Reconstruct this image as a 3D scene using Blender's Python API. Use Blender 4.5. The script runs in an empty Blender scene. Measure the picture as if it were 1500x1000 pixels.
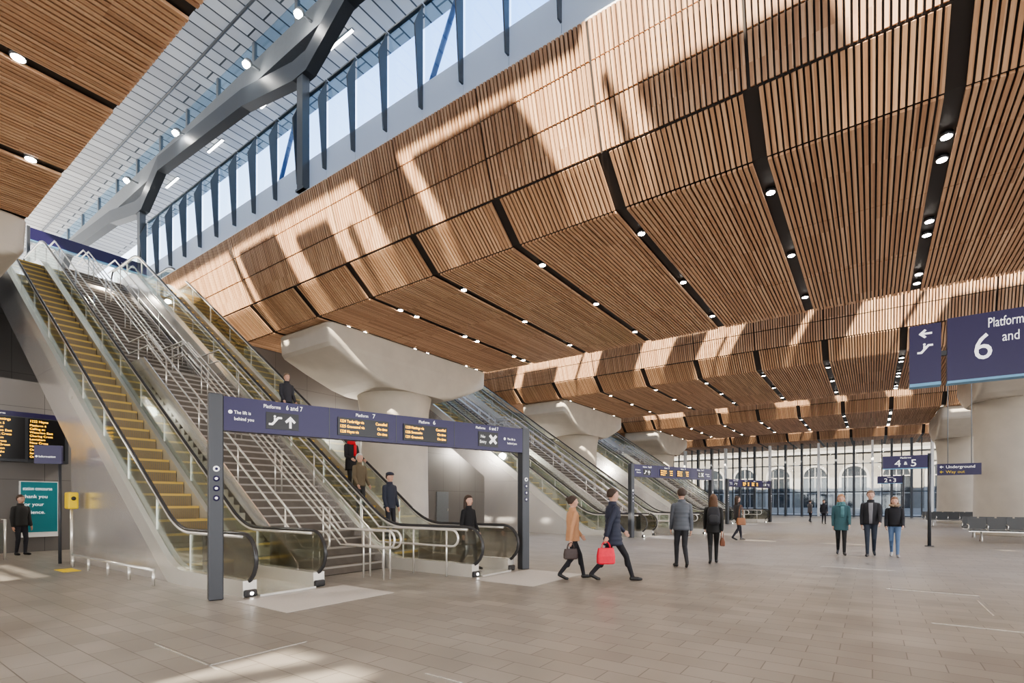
import bpy, bmesh, math, random
import numpy as np
from mathutils import Vector, Matrix
random.seed(7)
COL=bpy.context.scene.collection
SC=bpy.context.scene
# ------------------------------------------------------------ materials
def nt_mat(name):
    m=bpy.data.materials.new(name); m.use_nodes=True
    n=m.node_tree.nodes; l=m.node_tree.links
    return m,n,l,n['Principled BSDF']
def mat(name,c,rough=.5,metal=0,emit=0,noise=0,nscale=8,spec=.5,bump=0):
    m,n,l,b=nt_mat(name)
    c4=(c[0],c[1],c[2],1)
    b.inputs['Base Color'].default_value=c4
    b.inputs['Roughness'].default_value=rough
    b.inputs['Metallic'].default_value=metal
    b.inputs['Specular IOR Level'].default_value=spec
    if emit:
        b.inputs['Emission Color'].default_value=c4
        b.inputs['Emission Strength'].default_value=emit
    if noise or bump:
        tc=n.new('ShaderNodeTexCoord'); nz=n.new('ShaderNodeTexNoise')
        nz.inputs['Scale'].default_value=nscale; nz.inputs['Detail'].default_value=5
        l.new(tc.outputs['Object'],nz.inputs['Vector'])
        if noise:
            mx=n.new('ShaderNodeMix'); mx.data_type='RGBA'
            mx.inputs[6].default_value=tuple(max(0,v*(1-noise)) for v in c)+(1,)
            mx.inputs[7].default_value=tuple(min(1,v*(1+noise)) for v in c)+(1,)
            l.new(nz.outputs['Fac'],mx.inputs[0]); l.new(mx.outputs[2],b.inputs['Base Color'])
        if bump:
            bp=n.new('ShaderNodeBump'); bp.inputs['Strength'].default_value=bump
            l.new(nz.outputs['Fac'],bp.inputs['Height']); l.new(bp.outputs['Normal'],b.inputs['Normal'])
    return m
def glass_mat(name,tint,fac=.12,rough=.04,fr=.4):
    m,n,l,b=nt_mat(name); n.remove(b)
    t=n.new('ShaderNodeBsdfTransparent'); t.inputs[0].default_value=tint+(1,)
    g=n.new('ShaderNodeBsdfGlossy'); g.inputs['Roughness'].default_value=rough
    g.inputs[0].default_value=(.9,.95,.95,1)
    lw=n.new('ShaderNodeLayerWeight'); lw.inputs[0].default_value=.25
    ad=n.new('ShaderNodeMath'); ad.operation='MULTIPLY_ADD'; ad.inputs[1].default_value=fr; ad.inputs[2].default_value=fac
    l.new(lw.outputs['Fresnel'],ad.inputs[0])
    mx=n.new('ShaderNodeMixShader'); l.new(ad.outputs[0],mx.inputs[0])
    l.new(t.outputs[0],mx.inputs[1]); l.new(g.outputs[0],mx.inputs[2])
    l.new(mx.outputs[0],n['Material Output'].inputs['Surface'])
    return m
PITCH=.1
SLW=.065
def wood_mat():
    m,n,l,b=nt_mat('larch_slats')
    tc=n.new('ShaderNodeTexCoord'); sx=n.new('ShaderNodeSeparateXYZ'); l.new(tc.outputs['Object'],sx.inputs[0])
    d=n.new('ShaderNodeMath'); d.operation='DIVIDE'; d.inputs[1].default_value=PITCH/2; l.new(sx.outputs['X'],d.inputs[0])
    f=n.new('ShaderNodeMath'); f.operation='FLOOR'; l.new(d.outputs[0],f.inputs[0])
    y5=n.new('ShaderNodeMath'); y5.operation='DIVIDE'; y5.inputs[1].default_value=2.4; l.new(sx.outputs['Y'],y5.inputs[0])
    yf=n.new('ShaderNodeMath'); yf.operation='FLOOR'; l.new(y5.outputs[0],yf.inputs[0])
    cb=n.new('ShaderNodeCombineXYZ'); l.new(f.outputs[0],cb.inputs[0]); l.new(yf.outputs[0],cb.inputs[1])
    wn=n.new('ShaderNodeTexWhiteNoise'); wn.noise_dimensions='2D'; l.new(cb.outputs[0],wn.inputs['Vector'])
    mp=n.new('ShaderNodeMapping'); mp.inputs['Scale'].default_value=(40,1.5,3); l.new(tc.outputs['Object'],mp.inputs[0])
    nz=n.new('ShaderNodeTexNoise'); nz.inputs['Scale'].default_value=2; nz.inputs['Detail'].default_value=4; l.new(mp.outputs[0],nz.inputs['Vector'])
    av=n.new('ShaderNodeMath'); av.operation='MULTIPLY_ADD'; av.inputs[1].default_value=.45; l.new(nz.outputs['Fac'],av.inputs[0])
    hv=n.new('ShaderNodeMath'); hv.operation='MULTIPLY'; hv.inputs[1].default_value=.6; l.new(wn.outputs['Value'],hv.inputs[0]); l.new(hv.outputs[0],av.inputs[2])
    cr=n.new('ShaderNodeValToRGB'); cr.color_ramp.elements[0].color=(.35,.195,.115,1); cr.color_ramp.elements[1].color=(.80,.55,.355,1)
    e=cr.color_ramp.elements.new(.5); e.color=(.585,.345,.205,1)
    l.new(av.outputs[0],cr.inputs[0]); l.new(cr.outputs[0],b.inputs['Base Color'])
    b.inputs['Roughness'].default_value=.55
    return m
def floor_mat():
    m,n,l,b=nt_mat('stone_paving')
    tc=n.new('ShaderNodeTexCoord'); br=n.new('ShaderNodeTexBrick')
    br.inputs['Color1'].default_value=(.25,.226,.198,1); br.inputs['Color2'].default_value=(.312,.285,.252,1)
    br.inputs['Mortar'].default_value=(.13,.116,.10,1); br.inputs['Scale'].default_value=1
    br.inputs['Mortar Size'].default_value=.005; br.inputs['Brick Width'].default_value=.55; br.inputs['Row Height'].default_value=.28
    br.inputs['Bias'].default_value=0
    l.new(tc.outputs['Object'],br.inputs['Vector'])
    nz=n.new('ShaderNodeTexNoise'); nz.inputs['Scale'].default_value=1.1; nz.inputs['Detail'].default_value=8; l.new(tc.outputs['Object'],nz.inputs['Vector'])
    mr0=n.new('ShaderNodeMapRange'); mr0.inputs[1].default_value=.3; mr0.inputs[2].default_value=.7; mr0.inputs[3].default_value=.84; mr0.inputs[4].default_value=1.08; l.new(nz.outputs['Fac'],mr0.inputs[0])
    hs=n.new('ShaderNodeHueSaturation'); l.new(mr0.outputs[0],hs.inputs['Value'])
    l.new(br.outputs['Color'],hs.inputs['Color']); l.new(hs.outputs[0],b.inputs['Base Color'])
    mr=n.new('ShaderNodeMapRange'); mr.inputs[3].default_value=.25; mr.inputs[4].default_value=.45
    l.new(nz.outputs['Fac'],mr.inputs[0]); l.new(mr.outputs[0],b.inputs['Roughness'])
    bp=n.new('ShaderNodeBump'); bp.inputs['Strength'].default_value=.1; bp.inputs['Distance'].default_value=.008
    l.new(br.outputs['Fac'],bp.inputs['Height']); bp.invert=True; l.new(bp.outputs[0],b.inputs['Normal'])
    return m
def canopy_mat():
    m,n,l,b=nt_mat('grey_metal_slats')
    tc=n.new('ShaderNodeTexCoord'); br=n.new('ShaderNodeTexBrick')
    br.inputs['Color1'].default_value=(.56,.57,.58,1); br.inputs['Color2'].default_value=(.70,.71,.71,1)
    br.inputs['Mortar'].default_value=(.10,.11,.12,1); br.inputs['Scale'].default_value=1
    br.inputs['Mortar Size'].default_value=.03; br.inputs['Brick Width'].default_value=3; br.inputs['Row Height'].default_value=.5
    mp=n.new('ShaderNodeMapping'); mp.inputs['Rotation'].default_value=(0,0,math.pi/2)
    l.new(tc.outputs['Object'],mp.inputs[0]); l.new(mp.outputs[0],br.inputs['Vector'])
    l.new(br.outputs['Color'],b.inputs['Base Color']); b.inputs['Roughness'].default_value=.4
    t=n.new('ShaderNodeBsdfTranslucent'); l.new(br.outputs['Color'],t.inputs[0])
    mx=n.new('ShaderNodeMixShader'); mx.inputs[0].default_value=.24
    l.new(b.outputs[0],mx.inputs[1]); l.new(t.outputs[0],mx.inputs[2]); l.new(mx.outputs[0],n['Material Output'].inputs['Surface'])
    return m
def frosted_mat():
    m,n,l,b=nt_mat('frosted_panel'); b.inputs['Base Color'].default_value=(.93,.96,.98,1); b.inputs['Roughness'].default_value=.3
    t=n.new('ShaderNodeBsdfTranslucent'); t.inputs[0].default_value=(.95,.97,1,1)
    mx=n.new('ShaderNodeMixShader'); mx.inputs[0].default_value=.75
    l.new(b.outputs[0],mx.inputs[1]); l.new(t.outputs[0],mx.inputs[2]); l.new(mx.outputs[0],n['Material Output'].inputs['Surface'])
    return m
def panel_mat(name,c,w,h,rough=.35,metal=.7,mort=.35):
    m,n,l,b=nt_mat(name)
    tc=n.new('ShaderNodeTexCoord')
    sx=n.new('ShaderNodeSeparateXYZ'); l.new(tc.outputs['Object'],sx.inputs[0])
    ad=n.new('ShaderNodeMath'); l.new(sx.outputs['X'],ad.inputs[0]); l.new(sx.outputs['Y'],ad.inputs[1])
    cb=n.new('ShaderNodeCombineXYZ'); l.new(ad.outputs[0],cb.inputs[0]); l.new(sx.outputs['Z'],cb.inputs[1])
    br=n.new('ShaderNodeTexBrick'); br.offset=0
    br.inputs['Color1'].default_value=c+(1,); br.inputs['Color2'].default_value=tuple(v*.97 for v in c)+(1,)
    br.inputs['Mortar'].default_value=tuple(v*mort for v in c)+(1,); br.inputs['Scale'].default_value=1
    br.inputs['Mortar Size'].default_value=.006; br.inputs['Brick Width'].default_value=w; br.inputs['Row Height'].default_value=h
    l.new(cb.outputs[0],br.inputs['Vector']); l.new(br.outputs['Color'],b.inputs['Base Color'])
    b.inputs['Roughness'].default_value=rough; b.inputs['Metallic'].default_value=metal
    return m
WOOD=wood_mat(); FLOOR=floor_mat(); CANOPY=canopy_mat(); FROST=frosted_mat()
DARK=mat('dark_backing',(.034,.028,.026),.5)
CONC=mat('beige_concrete',(.52,.47,.40),.7,noise=.14,nscale=1.6,bump=.05)
STEEL=mat('stainless_steel',(.86,.84,.79),.24,.65,noise=.06,nscale=3)
CLAD=panel_mat('satin_metal_panels',(.80,.78,.76),2.4,2.6,.24,.75,.55)
GREYM=mat('dark_grey_steel',(.085,.098,.115),.45,.1)
MIDG=mat('grey_steel',(.22,.24,.26),.5,.1,noise=.08)
POST=mat('post_grey',(.07,.075,.085),.4,.3)
RUB=mat('black_rubber',(.045,.045,.047),.2)
NAVY=mat('navy_sign_face',(.024,.018,.085),.35)
CYAN=mat('light_blue_edge',(.16,.38,.60),.4)
WHITE=mat('white_lettering',(.9,.9,.9),.5,emit=.35)  # faint glow added to the lettering, which is no lamp
WPAINT=mat('white_paint',(.92,.94,.95),.5)
LED=mat('amber_led',(1,.50,.03),.5,emit=2.2)
BLACK=mat('black_panel',(.008,.008,.01),.3)
YEL=mat('yellow_paint',(.85,.62,.03),.5)
STEPM=mat('step_tread',(.20,.165,.11),.4,.3,noise=.2,nscale=20)
STEPY=mat('step_yellow_edge',(.62,.42,.11),.45)
STEPR=mat('step_riser',(.25,.18,.09),.4,.3)
STAIRM=mat('stair_stone',(.14,.12,.10),.6,noise=.2,nscale=6)
STAIRN=mat('stair_nosing',(.38,.35,.31),.6)
GLASS=glass_mat('clear_glass',(.92,.95,.91),.18,fr=.35)
GLASSF=glass_mat('front_glass',(.92,.94,.95),.05,fr=.15)
GLASSN=glass_mat('newel_glass',(.62,.60,.55),.2,.12)
GLASSB=glass_mat('blue_glass',(.80,.90,.98),.05,fr=.2)
LAMP=mat('lamp_glow',(1,.96,.88),.5,emit=45)
TUBEL=mat('strip_lamp_glow',(1,.97,.92),.5,emit=14)
DWALL=panel_mat('dark_wall_panels',(.20,.19,.185),1.5,2.2,.5,.1)
TEAL=mat('teal_poster',(.02,.24,.29),.5)
STONE=mat('pale_building_stone',(.21,.185,.15),.8,noise=.25,nscale=1.2)
STONEL=mat('pale_stone_trim',(.33,.30,.26),.8)
WINDK=mat('dark_window_glass',(.03,.034,.038),.3)
BEIGE=mat('beige_wall',(.42,.38,.33),.7,noise=.1)
PALEST=mat('pale_granite',(.50,.47,.44),.5,noise=.12,nscale=30)
SEATM=mat('seat_metal',(.12,.13,.14),.35,.6)
# ------------------------------------------------------------ mesh builder
class MB:
    def __init__(s): s.v=[];s.f=[];s.m=[];s.mats=[];s.sm=[]
    def mi(s,m):
        if m not in s.mats: s.mats.append(m)
        return s.mats.index(m)
    def add(s,vs,fs,m,smooth=False):
        o=len(s.v); s.v+= [tuple(v) for v in vs]; k=s.mi(m)
        for f in fs: s.f.append(tuple(i+o for i in f)); s.m.append(k); s.sm.append(smooth)
    def box(s,x0,y0,z0,x1,y1,z1,m):
        v=[(x0,y0,z0),(x1,y0,z0),(x1,y1,z0),(x0,y1,z0),(x0,y0,z1),(x1,y0,z1),(x1,y1,z1),(x0,y1,z1)]
        s.add(v,[(3,2,1,0),(4,5,6,7),(0,1,5,4),(1,2,6,5),(2,3,7,6),(3,0,4,7)],m)
    def ribbon(s,lo,hi,y0,y1,m):
        n=len(lo); v=[]
        for a,b in zip(lo,hi): v+=[(a[0],y0,a[1]),(b[0],y0,b[1]),(a[0],y1,a[1]),(b[0],y1,b[1])]
        f=[]
        for i in range(n-1):
            a=4*i;b=a+4
            f+=[(a,a+1,b+1,b),(a+2,b+2,b+3,a+3),(a+1,a+3,b+3,b+1),(a,b,b+2,a+2)]
        e=4*(n-1); f+=[(0,2,3,1),(e,e+1,e+3,e+2)]
        s.add(v,f,m)
    def loft(s,rings,m,cap=True,smooth=True):
        n=len(rings[0]); v=[p for r in rings for p in r]; f=[]
        for i in range(len(rings)-1):
            for j in range(n):
                k=(j+1)%n; f.append((i*n+j,i*n+k,(i+1)*n+k,(i+1)*n+j))
        if cap: f.append(tuple(reversed(range(n)))); f.append(tuple(range((len(rings)-1)*n,len(rings)*n)))
        s.add(v,f,m,smooth)
    def tube(s,pts,r,m,n=8,rr=None):
        pts=[Vector(p) for p in pts]; rings=[]
        T=(pts[1]-pts[0]).normalized(); up=Vector((0,1,0)) if abs(T.y)<.9 else Vector((0,0,1))
        N=T.cross(up).normalized()
        for i,p in enumerate(pts):
            if i==0: t=(pts[1]-pts[0])
            elif i==len(pts)-1: t=(pts[-1]-pts[-2])
            else: t=(pts[i+1]-pts[i]).normalized()+(pts[i]-pts[i-1]).normalized()
            t=t.normalized(); N=(N-t*N.dot(t)).normalized(); B=t.cross(N)
            q=r if rr is None else rr[i]
            rings.append([tuple(p+(N*math.cos(a)+B*math.sin(a))*q) for a in [2*math.pi*k/n for k in range(n)]])
        s.loft(rings,m)
    def sphere(s,c,r,m,n=12,k=8):
        if not hasattr(r,'__len__'): r=(r,r,r)
        v=[(c[0],c[1],c[2]-r[2])]
        for i in range(1,k):
            ph=-math.pi/2+math.pi*i/k
            for j in range(n):
                a=2*math.pi*j/n; v.append((c[0]+r[0]*math.cos(ph)*math.cos(a),c[1]+r[1]*math.cos(ph)*math.sin(a),c[2]+r[2]*math.sin(ph)))
        v.append((c[0],c[1],c[2]+r[2])); f=[]
        for j in range(n): f.append((0,1+(j+1)%n,1+j))
        for i in range(k-2):
            for j in range(n):
                a=1+i*n+j;b=1+i*n+(j+1)%n; f.append((a,b,b+n,a+n))
        t=len(v)-1
        for j in range(n): f.append((1+(k-2)*n+j,1+(k-2)*n+(j+1)%n,t))
        s.add(v,f,m,True)
    def mesh(s,name):
        me=bpy.data.meshes.new(name); me.from_pydata(s.v,[],s.f)
        for m in s.mats: me.materials.append(m)
        me.polygons.foreach_set('material_index',s.m); me.polygons.foreach_set('use_smooth',s.sm)
        me.update(); return me
def obj(name,data,parent=None,loc=(0,0,0),rot=0,label=None,cat=None,group=None,kind=None):
    o=bpy.data.objects.new(name,data); COL.objects.link(o); o.location=loc
    if rot: o.rotation_euler=(0,0,rot)
    if parent: o.parent=parent
    if label: o['label']=label
    if cat: o['category']=cat
    if group: o['group']=group
    if kind: o['kind']=kind
    return o
def structure(name,mb,label,cat):
    return obj(name,mb.mesh(name),label=label,cat=cat,kind='structure')
def bevel(me,w,seg=2):
    bm=bmesh.new(); bm.from_mesh(me); bmesh.ops.recalc_face_normals(bm,faces=bm.faces)
    bmesh.ops.bevel(bm,geom=list(bm.edges),offset=w,segments=seg,affect='EDGES',profile=.5)
    bm.to_mesh(me); bm.free(); return me
def dup(root,d,group=None,label=None):
    r=root.copy(); COL.objects.link(r); r.location=root.location+Vector(d)
    if label: r['label']=label
    def rec(a,b):
        for c in a.children:
            k=c.copy(); COL.objects.link(k); k.parent=b; rec(c,k)
    rec(root,r); return r
def text_mesh(s,size,m,align='LEFT'):
    cu=bpy.data.curves.new('t','FONT'); cu.body=s; cu.size=size; cu.align_x=align; cu.extrude=.002
    cu.resolution_u=3
    o=bpy.data.objects.new('t',cu); COL.objects.link(o)
    dg=bpy.context.evaluated_depsgraph_get(); dg.update()
    me=bpy.data.meshes.new_from_object(o.evaluated_get(dg)); bpy.data.objects.remove(o)
    me.materials.clear(); me.materials.append(m); return me
RX=Matrix.Rotation(math.pi/2,4,'X')
def text(parent,s,x,z,size,m=None,y=0,align='LEFT',sx=1):
    me=text_mesh(s,size,m or WHITE,align); me.transform(RX)
    if sx!=1: me.transform(Matrix.Scale(sx,4,(1,0,0)))
    return obj('lettering',me,parent,loc=(x,y,z))
# ------------------------------------------------------------ camera
cam=bpy.data.cameras.new('camera'); co=bpy.data.objects.new('camera',cam); COL.objects.link(co)
cam.sensor_width=36; cam.lens=17.88; cam.shift_y=.1573; cam.clip_end=400
YAW=math.atan2(528,745)
co.location=(0,0,1.5); co.rotation_euler=(math.pi/2,0,YAW); SC.camera=co
# ------------------------------------------------------------ world & sun
w=bpy.data.worlds.new('sky'); SC.world=w; w.use_nodes=True
n=w.node_tree.nodes; l=w.node_tree.links
tc=n.new('ShaderNodeTexCoord'); sx=n.new('ShaderNodeSeparateXYZ'); l.new(tc.outputs['Generated'],sx.inputs[0])
cr=n.new('ShaderNodeValToRGB'); l.new(sx.outputs['Z'],cr.inputs[0])
cr.color_ramp.elements[0].color=(.97,.95,.92,1); cr.color_ramp.elements[1].color=(.26,.48,.92,1); cr.color_ramp.elements[1].position=.75
e=cr.color_ramp.elements.new(.3); e.color=(.84,.90,1,1)
l.new(cr.outputs[0],n['Background'].inputs[0]); n['Background'].inputs[1].default_value=3.0
sun=bpy.data.lights.new('sun','SUN'); sun.energy=13; sun.angle=.012; sun.color=(1,.89,.73)
so=bpy.data.objects.new('sun',sun); COL.objects.link(so); so.location=(10,-20,30)
SD=Vector((-.28,.82,-.574)).normalized(); so.rotation_euler=SD.to_track_quat('-Z','Y').to_euler()
SC.view_settings.view_transform='AgX'
try: SC.view_settings.look='AgX - Medium High Contrast'
except Exception: pass
SC.view_settings.exposure=.68
def spot(loc,E,size=2.6,r=.08,col=(1,.93,.83)):
    L=bpy.data.lights.new('ceiling_and_fill_lamp','SPOT'); L.energy=E; L.spot_size=size; L.spot_blend=1; L.shadow_soft_size=r; L.color=col
    o=bpy.data.objects.new('ceiling_and_fill_lamp',L); COL.objects.link(o); o.location=loc; return o
def point(loc,E,r=.15,col=(1,.93,.83)):
    L=bpy.data.lights.new('fill_lamp','POINT'); L.energy=E; L.shadow_soft_size=r; L.color=col
    o=bpy.data.objects.new('fill_lamp',L); COL.objects.link(o); o.location=loc; return o
# ------------------------------------------------------------ floor & walls
X0,X1=-27.,25.
mb=MB(); mb.add([(-60,-30,0),(26,-30,0),(26,110,0),(-60,110,0)],[(0,1,2,3)],FLOOR)
structure('floor',mb,'grey-brown stone paving in staggered courses','floor')
BR=[(-6.3,3.1),(10.7,20.1),(27.7,37.1),(44.7,54.1),(61.7,71.)]
STR=[1.08+2.83*k for k in range(-9,9)]
random.seed(3)
def bridge(i,y0):
    yf=y0+9.4
    prof=[(y0-1.6,11.05),(y0-1.42,10.35),(y0-1.2,9.62),(y0-.9,8.83),(y0,8.1),(y0+3.1,8.1),(y0+6.3,8.1),(yf,8.1)]
    mb=MB()
    poly=prof[:5]+[(yf,8.1),(yf,11.05)]
    v=[(X0,a,b) for a,b in poly]+[(X1,a,b) for a,b in poly]; k=len(poly)
    f=[(j,(j+1)%k,k+(j+1)%k,k+j) for j in range(k)]+[tuple(reversed(range(k))),tuple(range(k,2*k))]
    mb.add(v,f,DARK)
    for s in range(len(prof)-1):
        a=Vector((0,)+prof[s]); b=Vector((0,)+prof[s+1]); t=(b-a); L=t.length; t.normalize()
        nn=Vector((0,t.z,-t.y))
        for bi in range(-1,len(STR)):
            xa=X0 if bi<0 else STR[bi]; xb=STR[bi+1] if bi+1<len(STR) else X1
            xa=max(xa,X0); xb=min(xb,X1)
            g=.125 if s>=3 else .0
            jut=random.uniform(.012,.03)
            x=xa+g
            off=.01+jut
            gap=.014
            while x+SLW<xb-g+.01:
                p=[]
                for (u,q) in ((gap,off-.005),(L-gap,off-.005),(L-gap,off+.045),(gap,off+.045)):
                    p.append(a+t*u+nn*q)
                vs=[(x,c.y,c.z) for c in p]+[(x+SLW,c.y,c.z) for c in p]
                mb.add(vs,[(0,1,2,3),(7,6,5,4),(3,2,6,7),(0,3,7,4),(1,5,6,2)],WOOD)
                x+=PITCH
    structure('ceiling' if i==0 else 'ceiling.%03d'%i,mb,'timber slatted soffit and fascia under the platform viaduct','ceiling')
for i,(a,b) in enumerate(BR): bridge(i,a)
# unseen slab added to stop sun, slots shaped for floor sun patches
mb=MB()
def slab(x0,x1,y0,y1): mb.box(x0,y0,8.12,x1,y1,8.2,BEIGE)
slab(X0,X1,-30,-10.2); slab(X0,X1,-8.7,-6.47)
slab(X0,-13.0,-10.2,-8.7); slab(-9.6,-.9,-10.2,-8.7); slab(.8,X1,-10.2,-8.7)
for q in range(3): slab(-13.0,-9.6,-10.2+.55*q,-10.2+.55*q+.2)
mb.add([(-.9,-10.2,8.15),(-.5,-10.2,8.15),(.1,-8.7,8.15),(-.3,-8.7,8.15)],[(0,1,2,3)],BEIGE)
mb.add([(.1,-10.2,8.15),(.25,-10.2,8.15),(.8,-8.7,8.15),(.5,-8.7,8.15)],[(0,1,2,3)],BEIGE)
structure('ceiling.020',mb,'unseen plain slab added to block sun, slotted for floor sun patches','ceiling')
tn=[1]
def trim(mb,label='trim',cat='trim'):
    o=structure('trim_%d'%tn[0],mb,label,cat); tn[0]+=1; return o
random.seed(41)
for bi,(a,b) in enumerate(BR[:4]):
    mb=MB(); mb.box(X0,b-.25,11.07,X1,b,13.15,MIDG)  # unseen upstand added to cut low sun off the next fascia
    trim(mb,'grey parapet added out of view to trim the sun band','baffle')
    x=X0+1; k=0
    while x<X1-1:  # unseen raking screens added to break the sun into patches
        wide=(k%3!=1)
        wv=random.uniform(1.3,3.6) if wide else random.uniform(.10,.3)
        lean=random.choice([-4.2,-3.6,-3.0]) if bi%2==0 else random.choice([3.8,3.0,3.4])
        yy=b-2.3-(k%4)*.45
        m2=MB(); tw=random.uniform(.75,1.25)
        m2.loft([[(x,yy,11.07),(x+wv,yy,11.07),(x+wv,yy+.2,11.07),(x,yy+.2,11.07)],[(x+lean,yy,16.5),(x+wv*tw+lean,yy,16.5),(x+wv*tw+lean,yy+.2,16.5),(x+lean,yy+.2,16.5)]],MIDG,smooth=False)
        obj('sun_screen',m2.mesh('sun_screen'),label='unseen grey raking screen added to break up the sun patches',cat='column',group='sun blockers')
        x+=wv+random.uniform(.45,1.5); k+=1
for k,(a,b) in enumerate(BR[:4]):  # hidden edges and unseen repeats set to shape the sun band
    mb=MB(); mb.box(-60,b-3.8,17.5,-1.5,b+(9.2 if k==0 else 6.2),17.62,CANOPY); mb.box(-1.5,b-2.9,17.5,25,b+(9.2 if k==0 else 6.2),17.62,CANOPY)
    structure('ceiling.%03d'%(10+k),mb,'grey slatted metal platform canopy underside','ceiling')
mb=MB(); mb.box(-40,12.4,15.3,10,16.3,15.42,CANOPY)
structure('ceiling.015',mb,'grey slatted metal canopy over the platform','ceiling')
# sill, glazing bays with fins, on viaduct one
mb=MB(); mb.box(X0,9.1,11.07,X1,9.35,11.12,WPAINT); trim(mb,'white sill capping the timber fascia','sill')
wn=1; x=-26.9
while x<4:
    mb=MB()
    mb.loft([[(x-.02,9.12,11.5),(x+.02,9.12,11.5),(x+.02,9.25,11.5),(x-.02,9.25,11.5)],[(x-.02,8.97,13.5),(x+.02,8.97,13.5),(x+.02,9.25,14.2),(x-.02,9.25,14.2)]],GREYM,smooth=False)
    mb.box(x+.05,9.28,12.2,x+1.3,9.3,14.2,GLASSB)
    mb.box(x+.01,9.26,11.13,x+1.34,9.28,12.15,FROST)
    mb.box(x+.03,9.25,14.2,x+1.32,9.35,14.24,MIDG)
    structure('window_%d'%wn,mb,'pale blue glazing bay with projecting grey fin','window'); wn+=1; x+=1.35
def beam(pts,hw,hh,m):
    mb=MB(); rings=[]
    for p in pts: rings.append([(p[0],p[1]-hw,p[2]-hh),(p[0],p[1]+hw,p[2]-hh),(p[0],p[1]+hw,p[2]+hh),(p[0],p[1]-hw,p[2]+hh)])
    mb.loft(rings,m,smooth=False); return mb
pts=[]
for xp in (-39.8,-27.1,-14.4,-1.7,11):
    pts+=[(xp-3.4,9.1,15.5),(xp-.35,9.15,14.95),(xp+.35,9.15,14.95),(xp+2.4,9.05,15.85)]
mb=beam(pts,.17,.3,GREYM); trim(mb,'dark grey cranked steel roof beam','beam')
mb=MB(); mb.box(-42,9.1,15.85,14,9.4,16.6,MIDG); trim(mb,'grey gutter fascia above the roof beam','fascia')
for xp in (-27.1,-14.4,-1.7):
    mb=MB(); mb.box(xp-.15,9.0,11.13,xp+.15,9.24,14.64,GREYM); mb.box(xp-.22,8.99,11.13,xp+.22,9.24,11.2,GREYM)
    obj('steel_column',mb.mesh('steel_column'),label='dark grey steel post on the white sill',cat='column',group='roof posts')
x=-41.
while x<13:
    mb=MB(); mb.box(x,9.2,16.62,x+.12,9.32,17.48,MIDG); mb.box(x+.12,9.24,16.62,x+2.6,9.26,17.48,GLASSB)
    structure('window_%d'%wn,mb,'clerestory glazing bay below the canopy','window'); wn+=1; x+=2.6
for yy in (6.9,8.4):
    mb=MB(); mb.tube([(-50,yy,17.4),(14,yy,17.4)],.045,GREYM,6)
    trim(mb,'grey conduit run under the canopy','conduit')
mb=MB(); mb.box(-.7,-.05,0,.7,.05,.05,MIDG); mb.box(-.68,-.04,-.02,.68,.04,.0,TUBEL); sl=mb.mesh('strip_light')
for xp in (-33,-28.5,-24,-19.5,-15,-10.5,-6): obj('strip_light',sl,loc=(xp,10.9,17.45),label='linear white lamp under the canopy',cat='light',group='canopy strip lights')
for xp in (-27.4,-22.3,-16.9,-13.9,-11.6):
    mb=MB(); mb.sphere((0,0,0),(.14,.14,.1),MIDG); mb.box(-.03,.05,-.03,.03,.39,.03,MIDG)
    mb.tube([(0,-.02,-.05),(0,-.1,-.16)],.1,LAMP,10)
    obj('spotlight',mb.mesh('spotlight'),loc=(xp,8.7,16.1),label='round floodlight bracketed to the roof beam',cat='light',group='roof spotlights')
BLUE=mat('blue_steel',(.05,.14,.42),.4)
for xa in (-20,-12,-6,-1):
    mb=MB(); mb.tube([(xa,10.8,11.1),(xa+2.6,10.8,16)],.08,BLUE,8)
    obj('steel_strut',mb.mesh('steel_strut'),label='blue raking tubular strut behind the glazing',cat='strut',group='platform struts')
# ------------------------------------------------------------ downlights
mb=MB(); mb.tube([(0,0,-.0),(0,0,-.07)],.10,POST,16); mb.tube([(0,0,-.071),(0,0,-.08)],.082,LAMP,16); dl=mb.mesh('downlight')
def dlight(x,y): obj('downlight',dl,loc=(x,y,8.1),label='small round recessed ceiling downlight',cat='light',group='ceiling downlights')
for i,(a,b) in enumerate(BR[:4]):
    for q,sx_ in enumerate(STR):
        if sx_<-16 or sx_>[2,5,9,12][i]: continue
        if i==0: continue
        for r in ((1.2,4.55,7.9)):
            dlight(sx_,a+r)
            if sx_>0 or (i==1 and sx_<-12): dlight(sx_,a+r+.75)
    for sx_ in (-15.9,-10.24,-4.58,1.08,6.74):
        for r in (1.2,7.9): spot((sx_,a+r,7.98),350,2.7)
for q in (-7.41,-10.24,-13.07): dlight(q,{-7.41:1.9,-10.24:1.9,-13.07:2.6}[q]); dlight(q,-1.5)
for y_ in (0,7,15,24,32,41): point((-20.2,y_,4.6),200,.2)  # fill lamps added along the rear wall to lift dark voids
for y_ in (6.9,23.9,40.9): spot((-24,y_,9.9),400,2.8)  # fill spots added over the stairs, no fixtures modelled
# ------------------------------------------------------------ piers
def ring(cx,cy,z,rx,ry,e,n=56):
    o=[]
    for j in range(n):
        a=2*math.pi*(j+.5)/n; c,s=math.cos(a),math.sin(a)
        o.append((cx+rx*math.copysign(abs(c)**(2/e),c),cy+ry*math.copysign(abs(s)**(2/e),s),z))
    return o
mb=MB(); mb.loft([ring(0,0,z,r,r,2) for z,r in ((0,1.5),(.05,1.5),(3,1.46),(4.9,1.46),(5.6,1.52),(6.2,1.62))],CONC); shaft=mb.mesh('shaft')
mb=MB(); mb.loft([ring(0,0,z,rx,ry,e,64) for z,rx,ry,e in ((6.15,1.62,1.9,5),(6.3,1.63,2.4,8),(6.75,1.63,3.5,16),(7.15,1.63,4.36,26),(7.28,1.64,4.46,26),(7.95,1.64,4.5,26),(8.0,1.6,4.46,26))],CONC,smooth=False); cap=mb.mesh('pier_cap')
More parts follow.
